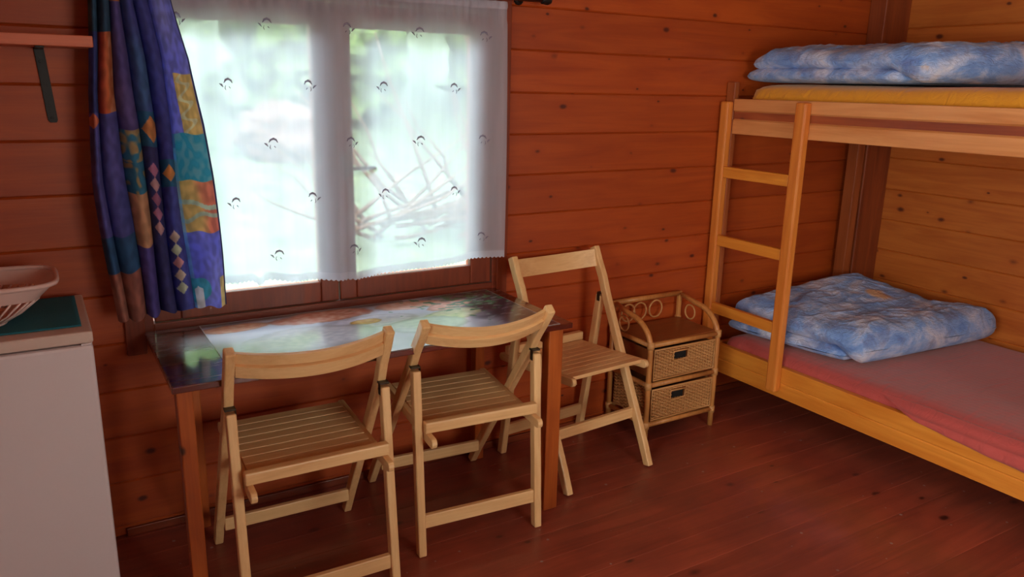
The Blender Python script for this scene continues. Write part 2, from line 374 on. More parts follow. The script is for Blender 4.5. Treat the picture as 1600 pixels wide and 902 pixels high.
# front window
win = bpy.data.objects.new('window_1', None); C.objects.link(win); win.location = (.355, 0, WZ0); struct(win)
def wbox(name, a, b, mat, bevel=.004, parent=win):
    m = MB(); m.box(a, b); o = m.build(name, mat, parent, None, bevel)
    o.location = (-.355, 0, -WZ0) if parent == win else (0, 0, 0); return o
f = MB()
f.box((WX0+.005, -.008, WZ0), (WX0+.06, .07, WZ1)); f.box((WX1-.05, -.008, WZ0), (WX1-.005, .07, WZ1))
f.box((WX0+.06, -.008, WZ0), (WX1-.05, .07, .805)); f.box((WX0+.06, -.008, 1.945), (WX1-.05, .07, WZ1))
o = f.build('window_frame', 'frame', win, None, .004); o.location = (-.355, 0, -WZ0)
for (x0, x1, gx0, gx1) in ((-.335, .348, -.245, .276), (.353, 1.045, .424, .945)):
    s_ = MB()
    s_.box((x0, -.003, .808), (gx0, .045, 1.94)); s_.box((gx1, -.003, .808), (x1, .045, 1.94))
    s_.box((gx0, -.003, .808), (gx1, .045, .890)); s_.box((gx0, -.003, 1.855), (gx1, .045, 1.94))
    o = s_.build('sash', 'frame_z', win, None, .005); o.location = (-.355, 0, -WZ0)
    g = MB(); g.box((gx0-.004, .020, .886), (gx1+.004, .024, 1.859)); g.build('pane', 'glass', o)
hd = MB(); hd.box((.372, -.012, 1.285), (.398, -.003, 1.39)); hd.tube([(.386, -.006, 1.335), (.386, -.035, 1.335), (.398, -.04, 1.335), (.50, -.04, 1.335)], .0075, 8)
o = hd.build('window_handle', 'grey_metal', win, None, .002); o.location = (-.355, 0, -WZ0)
# windows added behind and beside the camera, out of view, to light the room
def added_window(name, cx, cy, z0, z1, half, axis, sgn):
    e = bpy.data.objects.new(name, None); C.objects.link(e); e.location = (cx, cy, z0); struct(e); H = z1-z0
    def bb(m, a0, a1, d0, d1, za, zb):
        d0, d1 = sorted((sgn*d0, sgn*d1))
        if axis == 0: m.box((a0, d0, za), (a1, d1, zb))
        else: m.box((d0, a0, za), (d1, a1, zb))
    f = MB()
    for a0, a1, za, zb in ((-half, -half+.07, 0, H), (half-.07, half, 0, H), (-half+.07, half-.07, 0, .07), (-half+.07, half-.07, H-.07, H), (-.03, .03, .07, H-.07)): bb(f, a0, a1, 0, .07, za, zb)
    f.build('window_frame', 'frame_z', e, None, .004)
    g = MB(); bb(g, -half+.07, -.03, .036, .04, .07, H-.07); bb(g, .03, half-.07, .036, .04, .07, H-.07); g.build('pane', 'glass', e)
added_window('added_window_2', 1.1, YB, .8, 2.1, .65, 0, -1)
added_window('added_window_3', XL, -2.75, .75, 2.15, .95, 1, -1)

# ------------------------------------------------------------------ bunk bed
bed = empty('bunk_bed', 'pine bunk bed with ladder standing along the right plank wall', 'bunk bed', (3.05, -1.15, 0))
BL = (3.05, -1.15, 0)
def bpart(name, mb, mat, parent=None, bevel=.005, smooth=False):
    o = mb.build(name, mat, parent or bed, None, bevel, smooth); 
    if parent is None: o.location = (-BL[0], -BL[1], 0)
    return o
BX0, BX1, BY0, BY1 = 2.415, 3.66, -.02, -2.3
for (x0, x1, y0, y1, h) in ((2.4105, 2.444, -.058, -.004, 1.70), (2.445, 2.505, -2.3, -2.23, 1.70), (3.40, 3.46, -.10, -.03, 1.56), (3.40, 3.46, -2.3, -2.23, 1.56)):
    m = MB(); m.box((x0, y0, 0), (x1, y1, h)); bpart('post', m, 'bed_dark')
m = MB(); m.box((2.4165, -2.29, 1.520), (2.4198, -.062, 1.554)); bpart('rail_inlay', m, 'rail_inlay', bevel=0)
# upper front rail: three strips with shadow grooves
m = MB(); m.extrude([(2.412, 1.445), (2.412, 1.513), (2.420, 1.519), (2.420, 1.555), (2.410, 1.561), (2.410, 1.618), (2.444, 1.618), (2.444, 1.445)], 1, -2.3, -.060); bpart('side_rail', m, 'bed_y2', bevel=.003)
m = MB(); m.extrude([(2.412, .178), (2.412, .250), (2.417, .254), (2.412, .258), (2.412, .335), (2.444, .335), (2.444, .178)], 1, -2.3, -.060); bpart('side_rail', m, 'bed_y', bevel=.003)
for z0_, z1_ in ((1.45, 1.56), (.19, .33)):
    m = MB(); m.box((3.46, -2.3, z0_), (3.49, -.11, z1_)); bpart('back_rail', m, 'bed_y')
    m = MB(); m.box((2.446, -.075, z0_), (3.40, -.045, z1_)); bpart('end_rail', m, 'bed_x')
    m = MB(); m.box((2.505, -2.285, z0_), (3.40, -2.255, z1_)); bpart('end_rail', m, 'bed_x')
for zb in (1.505, .225):
    m = MB()
    for i in range(14): yy = -.16-i*.155; m.box((2.4445, yy-.07, zb), (3.4595, yy, zb+.02))
    bpart('bed_slats', m, 'bed_x', bevel=0)
lad = bpy.data.objects.new('ladder', None); C.objects.link(lad); lad.parent = bed; lad.location = (0, 0, 0)
def lpart(name, mb, mat, b=.006):
    o = mb.build(name, mat, lad, None, b); o.location = (-BL[0], -BL[1], 0)
for (y0, y1, zt, zb) in ((-.062, -.012, 1.605, .215), (-.536, -.476, 1.612, .212)):
    m = MB(); m.box((2.365, y0, zb), (2.4095, y1, zt)); lpart('stile', m, 'bed_z', .009)
for z in (1.253, .898, .533):
    m = MB(); m.box((2.372, -.476, z-.028), (2.402, -.062, z+.028)); lpart('rung', m, 'bed_y', .005)

def lerp(a, b, k): return tuple(a[i]*(1-k)+b[i]*k for i in range(3))
def sst(e0, e1, x):
    k = min(1, max(0, (x-e0)/(e1-e0))); return k*k*(3-2*k)
# mattresses
def mattress(name, mat, x0, x1, y0, y1, z0, z1, label, bulge=.0):
    mb = MB(); T = z1-z0; nu, nv = 60, 100
    def top(u, v):
        a, b = 2*u-1, 2*v-1
        e = max(abs(a)**14, abs(b)**30); r = max(0, 1-e)**.5
        x = (x0+x1)/2 + a*(x1-x0)/2; y = (y0+y1)/2 + b*(y1-y0)/2
        n = mn.noise(Vector((x*2.2, y*1.6, 3.)))*.006 + mn.noise(Vector((x*9, y*5, 1.)))*.0025
        return x, y, z0 + T*(.55+.45*r) + n*r
    def bot(u, v):
        x, y, z = top(u, v); a, b = 2*u-1, 2*v-1; e = max(abs(a)**14, abs(b)**30); r = max(0, 1-e)**.5
        return x, y, z0+T*.55-T*.55*r
    mb.grid(top, nu, nv); mb.grid(bot, nu, nv)
    c = ((x0+x1)/2, (y0+y1)/2, z0)
    o = mb.build(name, mat, None, c, 0, True)
    bm = bmesh.new(); bm.from_mesh(o.data); bmesh.ops.remove_doubles(bm, verts=bm.verts, dist=.0004); bmesh.ops.recalc_face_normals(bm, faces=bm.faces); bm.to_mesh(o.data); bm.free()
    return tag(o, label, 'mattress')
red_m = mattress('mattress', 'sheet_red', 2.4465, 3.66, -2.25, -.11, .246, .392, 'mattress in a red fitted sheet on the lower bunk')
def loose(u, v):
    y = -.95-1.3*u; k = sst(-1.0, -1.75, y); k0 = sst(-.97, -1.25, y)
    P = [(2.470, .384), (2.445, .366+.002*k), (2.425, .345+.004*k), (2.409, .341), (2.4065, .338-.048*k)]
    q = v*4; i = min(3, int(q)); r = q-i; x, z = P[i][0]*(1-r)+P[i+1][0]*r, P[i][1]*(1-r)+P[i+1][1]*r
    x, z = 2.475*(1-k0)+x*k0, .372*(1-k0)+z*k0
    return x-.0015*math.sin(y*40)*v*k, y, z+.004*mn.noise(Vector((y*7, v*2, 0)))*k
m = MB(); m.grid(loose, 120, 14); o = m.build('loose_sheet_edge', 'sheet_red', red_m, None, 0, True, solid=.0015); o.location = tuple(-c for c in red_m.location)
mattress('mattress', 'sheet_yellow', 2.47, 3.66, -2.25, -.106, 1.526, 1.692, 'mattress in a yellow fitted sheet on the upper bunk')

# duvets
def pad(mb, quad, zlo, zhi, seed, wr=.013, n=150, p=9.):
    A, B, Cc, D = [Vector((q[0], q[1])) for q in quad]      # a: A->D side (x), b: A->B
    def surf(sg):
        def fn(u, v):
            a, b = 2*u-1, 2*v-1
            a2 = a*math.sqrt(max(0, 1-.09*b*b*abs(b)**3)); b2 = b*math.sqrt(max(0, 1-.09*a*a*abs(a)**3))
            s, t_ = (a2+1)/2, (b2+1)/2
            P = (A*(1-s)+D*s)*(1-t_) + (B*(1-s)+Cc*s)*t_
            e = min(1, max(abs(a), abs(b)))**p; r = math.sqrt(max(0, 1-e))
            lo, hi = zlo(s, t_), zhi(s, t_); mid = lo+(hi-lo)*.45
            nn = mn.noise(Vector((P.x*4.5, P.y*4.5, seed)))*wr + mn.noise(Vector((P.x*13, P.y*11, seed+4)))*wr*.45
            # wrinkles running in from the edges
            rg = 1-abs(mn.noise(Vector((P.x*5+2*mn.noise(Vector((P.x*3, P.y*3, seed))), P.y*9, seed+9))))*2
            nn += max(0, rg)**4*wr*.55
            rg2 = 1-abs(mn.noise(Vector((P.x*15, P.y*7+P.x*8, seed+13))))*2
            nn += max(0, rg2)**3*wr*.30
            ex = mn.noise(Vector((P.x*6, P.y*6, seed+20+sg)))*.012
            if sg > 0: z = mid+(hi-mid)*r + nn*r
            else: z = mid-(mid-lo)*r
            return P.x+ex*(1-r), P.y+ex*(1-r), z
        return fn
    mb.grid(surf(1), n, n); mb.grid(surf(-1), n, n)
def duvet(name, quad, z0, T, label, seed, lift):
    mb = MB()
    A, B, Cc, D = quad
    # lower layer is a little shorter than the fold that rolls over it
    q2 = (A, (B[0]*.88+A[0]*.12, B[1]*.88+A[1]*.12), (Cc[0]*.88+D[0]*.12, Cc[1]*.88+D[1]*.12), D)
    pad(mb, q2, lambda s, t: z0, lambda s, t: z0+T*.46+lift(s, t)*.25, seed)
    q3 = ((A[0]+.004, A[1]-.03), B, Cc, (D[0], D[1]-.02))
    def lo(s, t):
        k = min(1, max(0, (t-.78)/.14)); k = k*k*(3-2*k); return (z0+T*.34+lift(s, t)*.25)*(1-k) + z0*k
    pad(mb, q3, lo, lambda s, t: z0+T+lift(s, t), seed+2)
    c = ((A[0]+Cc[0])/2, (A[1]+Cc[1])/2, z0)
    o = mb.build(name, 'duvet', None, c, 0, True)
    bm = bmesh.new(); bm.from_mesh(o.data); bmesh.ops.remove_doubles(bm, verts=bm.verts, dist=.0004); bmesh.ops.recalc_face_normals(bm, faces=bm.faces); bm.to_mesh(o.data); bm.free()
    return tag(o, label, 'duvet')
duvet('folded_duvet', ((2.452, -.082), (2.56, -.86), (3.62, -.93), (3.44, -.12)), .399, .175, 'folded blue cloud-print duvet lying on the red sheet of the lower bunk', 3,
      lambda s, t: .075*max(0, 1-t*1.6)*(.35+s) + .02*math.exp(-((t-.95)/.2)**2))
duvet('folded_duvet', ((2.485, -.015), (2.52, -.98), (3.62, -1.28), (3.60, -.12)), 1.699, .165, 'folded blue cloud-print duvet lying on the yellow sheet of the upper bunk', 11,
      lambda s, t: -.035*max(0, 1-t*9) - .012*math.exp(-((t-.6)/.2)**2) + .05*s)

# ------------------------------------------------------------------ table and picture mat
TX0, TX1, TY0, TY1, TZ = -.375, 1.055, -.63, -.028, .785
tb = empty('dining_table', 'dark lacquered table on orange pine legs under the window', 'table', (.34, -.33, 0))
def tpart(name, a, b, mat, bev=.004):
    m = MB(); m.box(a, b); o = m.build(name, mat, tb, None, bev); o.location = (-.34, .33, 0); return o
tpart('tabletop', (TX0, TY0, TZ-.022), (TX1, TY1, TZ), 'table', .004)
for x0, x1 in ((-.362, -.316), (.958, 1.022)):
    tpart('leg', (x0, -.615, 0), (x1, -.565, TZ-.022), 'tleg'); xb = x0+(.10 if x0 < 0 else -.03); tpart('leg', (xb, -.09, 0), (xb+.045, -.045, TZ-.022), 'tleg')
tpart('apron', (-.217, -.080, TZ-.09), (.945, -.062, TZ-.022), 'tleg')
tpart('apron', (.985, -.565, TZ-.10), (1.005, -.05, TZ-.022), 'tleg'); tpart('apron', (-.350, -.565, TZ-.06), (-.330, -.05, TZ-.022), 'tleg')

def vpaint(o, fn):
    me = o.data; ca = me.color_attributes.new('Col', 'FLOAT_COLOR', 'POINT')
    for i, v in enumerate(me.vertices): ca.data[i].color = s2l(fn(i, v.co))
MX0, MX1, MY0, MY1 = -.195, 1.0, -.622, -.045
blobs = [  # centre x,y ; radii ; angle ; colour ; streak colour  (a table set with bread, egg, salad)
 (-.09, -.13, .12, .05, .0, (228, 142, 96), (242, 190, 150)), (.24, -.13, .20, .075, .05, (216, 124, 92), (244, 190, 166)),
 (.37, -.27, .19, .075, .0, (226, 226, 236), (200, 206, 226)), (.36, -.265, .065, .032, .0, (226, 166, 40), (240, 200, 90)),
 (.60, -.13, .15, .06, -.1, (236, 172, 140), (246, 206, 184)), (.74, -.20, .12, .05, .3, (216, 140, 112), (242, 192, 168)),
 (.70, -.32, .13, .07, .2, (196, 206, 160), (226, 226, 190)), (.55, -.40, .16, .09, 0, (196, 212, 226), (216, 228, 236)),
 (.12, -.36, .24, .13, 0, (200, 208, 222), (228, 232, 240)), (-.08, -.5, .10, .06, 0, (206, 200, 190), (226, 220, 216))]
def matcol(i, co):
    x, y = co.x+(MX0+MX1)/2, co.y+(MY0+MY1)/2
    n = mn.noise(Vector((x*9, y*16, .3))); n2 = mn.noise(Vector((x*38, y*60, 4.)))
    c = lerp((214, 220, 232), (172, 182, 206), .5+.5*n)
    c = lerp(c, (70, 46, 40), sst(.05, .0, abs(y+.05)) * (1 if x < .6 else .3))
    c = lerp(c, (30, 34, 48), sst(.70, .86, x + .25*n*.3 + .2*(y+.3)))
    for (cx, cy, rx, ry, an, c1, c2) in blobs:
        dx, dy = x-cx, y-cy; ca_, sa_ = math.cos(an), math.sin(an); p, q = (dx*ca_+dy*sa_)/rx, (-dx*sa_+dy*ca_)/ry
        d = math.hypot(p, q)+.12*n+.06*n2
        k = sst(1.05, .92, d)
        if k > 0: c = lerp(c, lerp(lerp(c1, c2, min(1, max(0, .5+1.2*n2))), tuple(v*.6 for v in c1), sst(.7, 1.05, d)*.6), k)
    g = sst(.02, .14, mn.noise(Vector((x*30+y*22, y*34-x*9, 8.))) - abs(x-.82)*1.6 + .1 - max(0, -.22-y)*3)
    c = lerp(c, (40, 130, 84), g)
    g2 = sst(.25, .32, mn.noise(Vector((x*22-y*30, y*50, 18.)))) * sst(.72, .8, x)
    c = lerp(c, (150, 170, 170), g2*.6)
    if min(x-MX0, MX1-x, y-MY0, MY1-y) < .004: c = (206, 206, 204)
    return c
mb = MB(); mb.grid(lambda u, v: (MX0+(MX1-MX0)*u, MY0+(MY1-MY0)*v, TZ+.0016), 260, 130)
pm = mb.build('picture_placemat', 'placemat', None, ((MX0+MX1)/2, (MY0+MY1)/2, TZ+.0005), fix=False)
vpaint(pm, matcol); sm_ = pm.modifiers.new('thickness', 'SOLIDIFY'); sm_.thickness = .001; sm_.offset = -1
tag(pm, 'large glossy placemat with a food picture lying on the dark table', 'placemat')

# ------------------------------------------------------------------ folding chairs
def offset_poly(pts, wd):
    """closed outline of a bar of width wd following 2D points"""
    L, R = [], []; n = len(pts)
    for i in range(n):
        a = pts[max(0, i-1)]; b = pts[min(n-1, i+1)]; dx, dy = b[0]-a[0], b[1]-a[1]; l = math.hypot(dx, dy); nx, ny = -dy/l, dx/l
        L.append((pts[i][0]+nx*wd/2, pts[i][1]+ny*wd/2)); R.append((pts[i][0]-nx*wd/2, pts[i][1]-ny*wd/2))
    return L + R[::-1]
def strip(mb, pts, wd, x0, x1):
    """quads-only bar (rectangular section) following pts in the YZ plane, between x0 and x1"""
    n = len(pts); o = offset_poly(pts, wd); L, R = o[:n], o[n:][::-1]
    vs = []
    for i in range(n): vs += [(x0, L[i][0], L[i][1]), (x1, L[i][0], L[i][1]), (x1, R[i][0], R[i][1]), (x0, R[i][0], R[i][1])]
    fs = [(0, 1, 2, 3), (4*n-4, 4*n-1, 4*n-2, 4*n-3)]
    for i in range(n-1):
        for k in range(4): fs.append((4*i+k, 4*i+(k+1) % 4, 4*i+4+(k+1) % 4, 4*i+4+k))
    mb.add(vs, fs)
def chair(par, label, st_short=.13, st_long=.13):
    S, A, B, Wl, Ws, be, x, y, r, D = par
    t = empty('folding_chair', label, 'chair', (x, y, 0), r, 'slatted wooden folding chairs')
    hy = (S*S-A*A+D*D)/(2*D); hz = math.sqrt(S*S-hy*hy)
    d = ((hy-D)/A, hz/A); d = (d[0]*math.cos(be)+d[1]*math.sin(be), -d[0]*math.sin(be)+d[1]*math.cos(be))
    tip = (hy+d[0]*B, hz+d[1]*B)
    W = (Wl+Ws)/2; hw = .015
    # long legs: foot in front, up past the hinge, bending into the backrest posts
    h2 = (hy+.036, hz-.005)
    path = [(D, .018)]
    for k in range(1, 9): u = k/9; path.append((D+(h2[0]-D)*u, .018+(h2[1]-.018)*u))
    path += [h2, (h2[0]*.62+(tip[0])*.38+.006, h2[1]*.62+tip[1]*.38), (h2[0]*.3+tip[0]*.7+.001, h2[1]*.3+tip[1]*.7), tip]
    path[0] = (D+.003, .0)
    for s in (-1, 1):
        m = MB(); strip(m, path, .038, s*W/2-hw, s*W/2+hw)
        # flat cut at the floor
        m.v = [(a, b, max(c, 0.)) for a, b, c in m.v]
        m.build('leg', 'beech_z', t, None, .005)
        m = MB(); sp = [(0, 0), (hy*.5, hz*.5), (hy-.004, hz-.012)]; strip(m, sp, .036, s*W/2-hw, s*W/2+hw); m.v = [(a, b, max(c, 0.)) for a, b, c in m.v]
        m.build('leg', 'beech_z', t, None, .005)
        m = MB(); xi = s*(W/2-hw-.0012)
        m.box((min(xi, xi+s*.001), hy-.012, hz-.040), (max(xi, xi+s*.001), hy+.008, hz-.002)); m.box((s*W/2-.0165, hy-.010, hz-.004), (s*W/2+.0165, hy+.016, hz+.003))
        m.tube([(xi-s*.002, hy, hz-.02), (xi+s*.001, hy, hz-.02)], .005, 8)
        m.build('hinge', 'hinge', t, None, .001)
    # backrest: bowed board with a step half way down
    m = MB(); n = 28; prof = [(-.003, -.012), (-.003, -.047), (.003, -.0475), (.003, -.051), (-.012, -.052), (-.012, -.092), (.010, -.092), (.010, -.012)]
    up = Vector((0, d[0], d[1])); nb = Vector((0, -d[1], d[0]))*(1 if d[1] > 0 else -1)
    vs = []
    for i in range(n+1):
        u = -1+2*i/n; bow = .050*(1-u*u); xx = u*(W/2-hw)
        for (o_, zz) in prof:
            P = Vector((xx, tip[0], tip[1])) + up*zz + nb*(-o_ + bow) + nb*(-.004)
            vs.append(P)
    k = len(prof); fs = [tuple(range(k)), tuple(range(n*k, n*k+k))[::-1]]
    for i in range(n):
        for j in range(k): fs.append((i*k+j, i*k+(j+1) % k, (i+1)*k+(j+1) % k, (i+1)*k+j))
    m.add(vs, fs); m.build('backrest', 'beech_x', t, None, .0012)
    # seat: side rails, slats flush between them, rear cross rail on top
    xr = W/2-hw-.004; zf, zr, yf, yr = .505, .475, .445, -.045
    for s in (-1, 1):
        m = MB(); pts = [(yr, zr-.019), (.1, zr-.012), (.25, zr-.003), (yf, zf-.019)]
        pp = offset_poly(pts, .036); nn_ = len(pts)
        # rounded ends
        def cap(c, dr): return [(c[0]+dr*.016*math.sin(q), c[1]+.018*math.cos(q)*dr) for q in (math.radians(a) for a in (30, 60, 90, 120, 150))]
        outline = pp[:nn_] + [(a, b) for a, b in cap(pts[-1], 1)] + pp[nn_:] + [(a, b) for a, b in cap(pts[0], -1)]
        m.extrude(outline, 0, min(s*xr, s*(xr-.020)), max(s*xr, s*(xr-.020))); m.build('seat_rail', 'beech', t, None, .003)
    m = MB(); ns = 9; y0_ = .030; pit = (yf-.006-y0_)/ns
    for i in range(ns):
        ya = y0_+i*pit; yb = ya+pit-.0045; k1 = (ya-yr)/(yf-yr); zt = zr+.004+(zf-zr-.004)*k1
        zt2 = zr+.004+(zf-zr-.004)*((yb-yr)/(yf-yr)); m.extrude([(ya, zt), (yb, zt2), (yb, zt2-.016), (ya, zt-.016)], 0, -(xr-.021), xr-.021)
    m.build('seat', 'beech_x', t, None, .0015)
    m = MB(); m.box((-(W/2-hw), -.012, .478), (W/2-hw, .020, .518)); m.build('rear_rail', 'beech_x', t, None, .005)
    # stretchers between each pair of legs
    yy = hy*st_short/hz; m = MB(); m.box((-(W/2-hw), yy-.010, st_short-.026), (W/2-hw, yy+.010, st_short+.026)); m.build('stretcher', 'beech_x', t, None, .003)
    q = st_long/hz; yl = D+(hy-D)*q; m = MB(); m.box((-(W/2-hw), yl-.010, st_long-.024), (W/2-hw, yl+.010, st_long+.024)); m.build('stretcher', 'beech_x', t, None, .003)
    return t
chair([0.702, 0.825, 0.211, 0.487, 0.49, 0.274, 0.02, -0.736, -0.018, 0.516], 'slatted wooden folding chair at the table front, the one nearest the fridge', .075, .11)
chair([0.71, 0.9, 0.213, 0.472, 0.474, 0.156, 0.639, -0.672, -0.072, 0.607], 'slatted wooden folding chair at the table front, beside the thick right table leg', .13, .12)
chair([0.742, 0.819, 0.216, 0.482, 0.465, 0.172, 1.313, -0.058, 3.23, 0.478], 'slatted wooden folding chair with its back to the wall, between table and rattan cabinet', .12, .225)

# ------------------------------------------------------------------ rattan cabinet
RX0, RX1, RY0, RY1 = 1.737, 2.170, -.318, -.030
cab = empty('rattan_cabinet', 'small rattan cabinet with two wicker drawers beside the bunk bed', 'cabinet', (1.97, -.17, 0))
def cpart(name, mb, mat, parent=None, bevel=0, smooth=True):
    o = mb.build(name, mat, parent or cab, None, bevel, smooth)
    if parent is None: o.location = (-1.97, .17, 0)
    return o
R = .0135
ZT, ZM, ZL, ZTOP = .490, .290, .088, .640
for x in (RX0, RX1):
    m = MB()
    arc = [(x, RY0, 0), (x, RY0, .25), (x, RY0, .47)]
    for k in range(1, 10):
        a = PI/2*k/10; arc.append((x, RY0+.17*(1-math.cos(a)), .47+.135*math.sin(a)))
    arc += [(x, RY0+.17, .606), (x, RY1-.02, ZTOP-.012)]
    m.tube(arc, R, 10); cpart('cane_post', m, 'rattan')
    m = MB(); m.tube([(x, RY1, 0), (x, RY1, ZTOP)], R, 10); cpart('cane_post', m, 'rattan')
m = MB(); m.tube([(RX0, RY1, ZTOP-.01), (RX1, RY1, ZTOP-.01)], R, 10); cpart('top_cane', m, 'rattan')
for z in (ZT, ZM, ZL):
    m = MB(); m.tube([(RX0, RY0, z), (RX1, RY0, z)], .0125, 10); m.tube([(RX0, RY1, z), (RX1, RY1, z)], .011, 8)
    for x in (RX0, RX1): m.tube([(x, RY0, z), (x, RY1, z)], .0115, 8)
    cpart('cane_rail', m, 'rattan')
m = MB(); m.box((RX0+.005, RY0+.006, ZT+.006), (RX1-.005, RY1-.006, ZT+.014)); cpart('top_shelf', m, 'cabtop', bevel=.002, smooth=False)
for x in (RX0, RX1):
    for y in (RY0, RY1):
        for z in (ZT, ZM, ZL):
            m = MB(); m.tube([(x, y, z-.017), (x, y, z+.017)], .0175, 10); cpart('cane_binding', m, 'wicker')
def ring(mb, c, r, ax, rt=.0045):
    pts = []
    for k in range(24):
        a = 2*PI*k/24
        pts.append((c[0]+(r*math.cos(a) if ax == 1 else 0), c[1]+(r*math.cos(a) if ax == 0 else 0), c[2]+r*1.05*math.sin(a)))
    mb.tube(pts, rt, 6, closed=True)
for x in (RX0, RX1):
    m = MB(); ring(m, (x, RY1-.085, .548), .035, 0); cpart('cane_ring', m, 'wicker')
for x in (RX0+.09, RX0+.165, RX0+.27):
    m = MB(); ring(m, (x, RY1-.004, .566), .042, 1); cpart('cane_ring', m, 'wicker')
# woven side panels (lower) and braces
def weave(mb, P, U, V, wu, wv, nu, nv, hole=None, amp=.0028, r=.0026):
    P, U, V = Vector(P), Vector(U), Vector(V); N = U.cross(V).normalized()
    for i in range(nu):     # uprights
        a = (i+.5)/nu*wu
        runs = [(0, wv)]
        if hole and hole[0] < a < hole[1]: runs = [(0, hole[2]), (hole[3], wv)]
        for b0, b1 in runs: mb.tube([P+U*a+V*b0, P+U*a+V*b1], r*.9, 5, caps=False)
    for j in range(nv):     # weavers
        b = (j+.5)/nv*wv; runs = [(0, wu)]
        if hole and hole[2] < b < hole[3]: runs = [(0, hole[0]), (hole[1], wu)]
        for a0, a1 in runs:
            k = max(2, int((a1-a0)/wu*nu*4)); pts = []
            for q in range(k+1):
                a = a0+(a1-a0)*q/k; pts.append(P+U*a+V*b+N*amp*1.4*math.cos(PI*(a/wu*nu-.5)+PI*j))
            mb.tube(pts, r*1.25, 5, caps=False)
for x, s in ((RX0, 1), (RX1, -1)):
    m = MB(); weave(m, (x+s*.012, RY0+.03, ZL+.02), (0, 1, 0), (0, 0, 1), .235, .165, 9, 20); cpart('woven_side', m, 'wicker')
    m = MB(); m.tube([(x, RY1-.012, ZT-.02), (x, RY1-.07, .36), (x, RY0+.03, ZL+.05)], .007, 8); m.tube([(x, RY1-.01, ZM+.02), (x, RY0+.015, ZM+.1)], .006, 8); cpart('cane_brace', m, 'rattan')
for k_, (zb, zt) in enumerate(((ZM+.026, ZT-.026), (ZL+.024, ZM-.026))):
    dw = RX1-RX0-.044; x0 = RX0+.022; yf = RY0-.006
    dr = bpy.data.objects.new('drawer', None); C.objects.link(dr); dr.parent = cab; dr.location = (x0+dw/2-1.97, -.17+.17, zb)
    def dp(name, mb, mat, smooth=True, bevel=0):
        o = mb.build(name, mat, dr, None, bevel, smooth); o.location = (-(x0+dw/2), .17, -zb)
    H = zt-zb; hx0, hx1, hz0, hz1 = dw*.30, dw*.54, H*.56, H*.86
    m = MB(); weave(m, (x0+.006, yf, zb+.006), (1, 0, 0), (0, 0, 1), dw-.012, H-.012, 22, 17, (hx0, hx1, hz0, hz1)); dp('woven_front', m, 'wicker')
    m = MB(); m.tube([(x0, yf, zb), (x0+dw, yf, zb), (x0+dw, yf, zt), (x0, yf, zt)], .0055, 6, closed=True)
    m.tube([(x0+hx0, yf-.003, zb+hz0), (x0+hx1, yf-.003, zb+hz0), (x0+hx1, yf-.003, zb+hz1), (x0+hx0, yf-.003, zb+hz1)], .0045, 6, closed=True); dp('rim', m, 'wicker')
    m = MB()
    t0 = .006
    m.box((x0+.004, yf+.005, zb+.002), (x0+hx0, yf+.009, zt-.004)); m.box((x0+hx1, yf+.005, zb+.002), (x0+dw-.004, yf+.009, zt-.004))
    m.box((x0+hx0, yf+.005, zb+.002), (x0+hx1, yf+.009, zb+hz0)); m.box((x0+hx0, yf+.005, zb+hz1), (x0+hx1, yf+.009, zt-.004))
    m.box((x0+.004, yf+.009, zb+.002), (x0+.009, RY1-.02, zt-.01)); m.box((x0+dw-.009, yf+.009, zb+.002), (x0+dw-.004, RY1-.02, zt-.01))
    m.box((x0+.009, RY1-.026, zb+.002), (x0+dw-.009, RY1-.02, zt-.01)); m.box((x0+.009, yf+.009, zb+.002), (x0+dw-.009, RY1-.026, zb+.007))
    dp('box', m, 'cabtop', False)
    m = MB(); m.box((x0+hx0, yf+.012, zb+hz0), (x0+hx1, yf+.014, zb+hz1)); dp('grip_shade_plate', m, 'black', False)  # black plate stands in for the shade inside the grip slot

# ------------------------------------------------------------------ fridge, mat, basket
FX0, FX1, FY0, FY1, FZ = -1.13, -.556, -.50, -.035, .948
fr = empty('fridge', 'white undercounter fridge standing at the left of the table', 'fridge', (-.84, -.27, 0))
def fpart(name, a, b, mat, bev): 
    m = MB(); m.box(a, b); o = m.build(name, mat, fr, None, bev); o.location = (.84, .27, 0); return o
fpart('body', (FX0, FY0+.045, .012), (FX1, FY1, FZ-.036), 'fridge', .004)
fpart('door', (FX0, FY0, .05), (FX1, FY0+.042, FZ-.040), 'fridge', .010)
fpart('lid', (FX0-.002, FY0+.002, FZ-.035), (FX1+.002, FY1, FZ), 'fridge_top', .006)
for x in (FX0+.04, FX1-.04):
    for y in (FY0+.09, FY1-.05):
        m = MB(); m.tube([(x, y, 0), (x, y, .012)], .018, 12); o = m.build('foot', 'dark_metal', fr); o.location = (.84, .27, 0)
fpart('hinge_cap', (FX1-.03, FY0+.004, FZ-.0395), (FX1-.003, FY0+.03, FZ-.0352), 'fridge', .001)
m = MB(); m.grid(lambda u, v: (-1.10+.522*u, -.438+.375*v, FZ+.0035+.0006*mn.noise(Vector((u*9, v*9, 0)))), 40, 30)
o = m.build('teal_mat', 'teal', None, (-.83, -.25, FZ+.0015), 0, True, solid=.003); tag(o, 'teal cloth mat lying on top of the white fridge', 'mat')
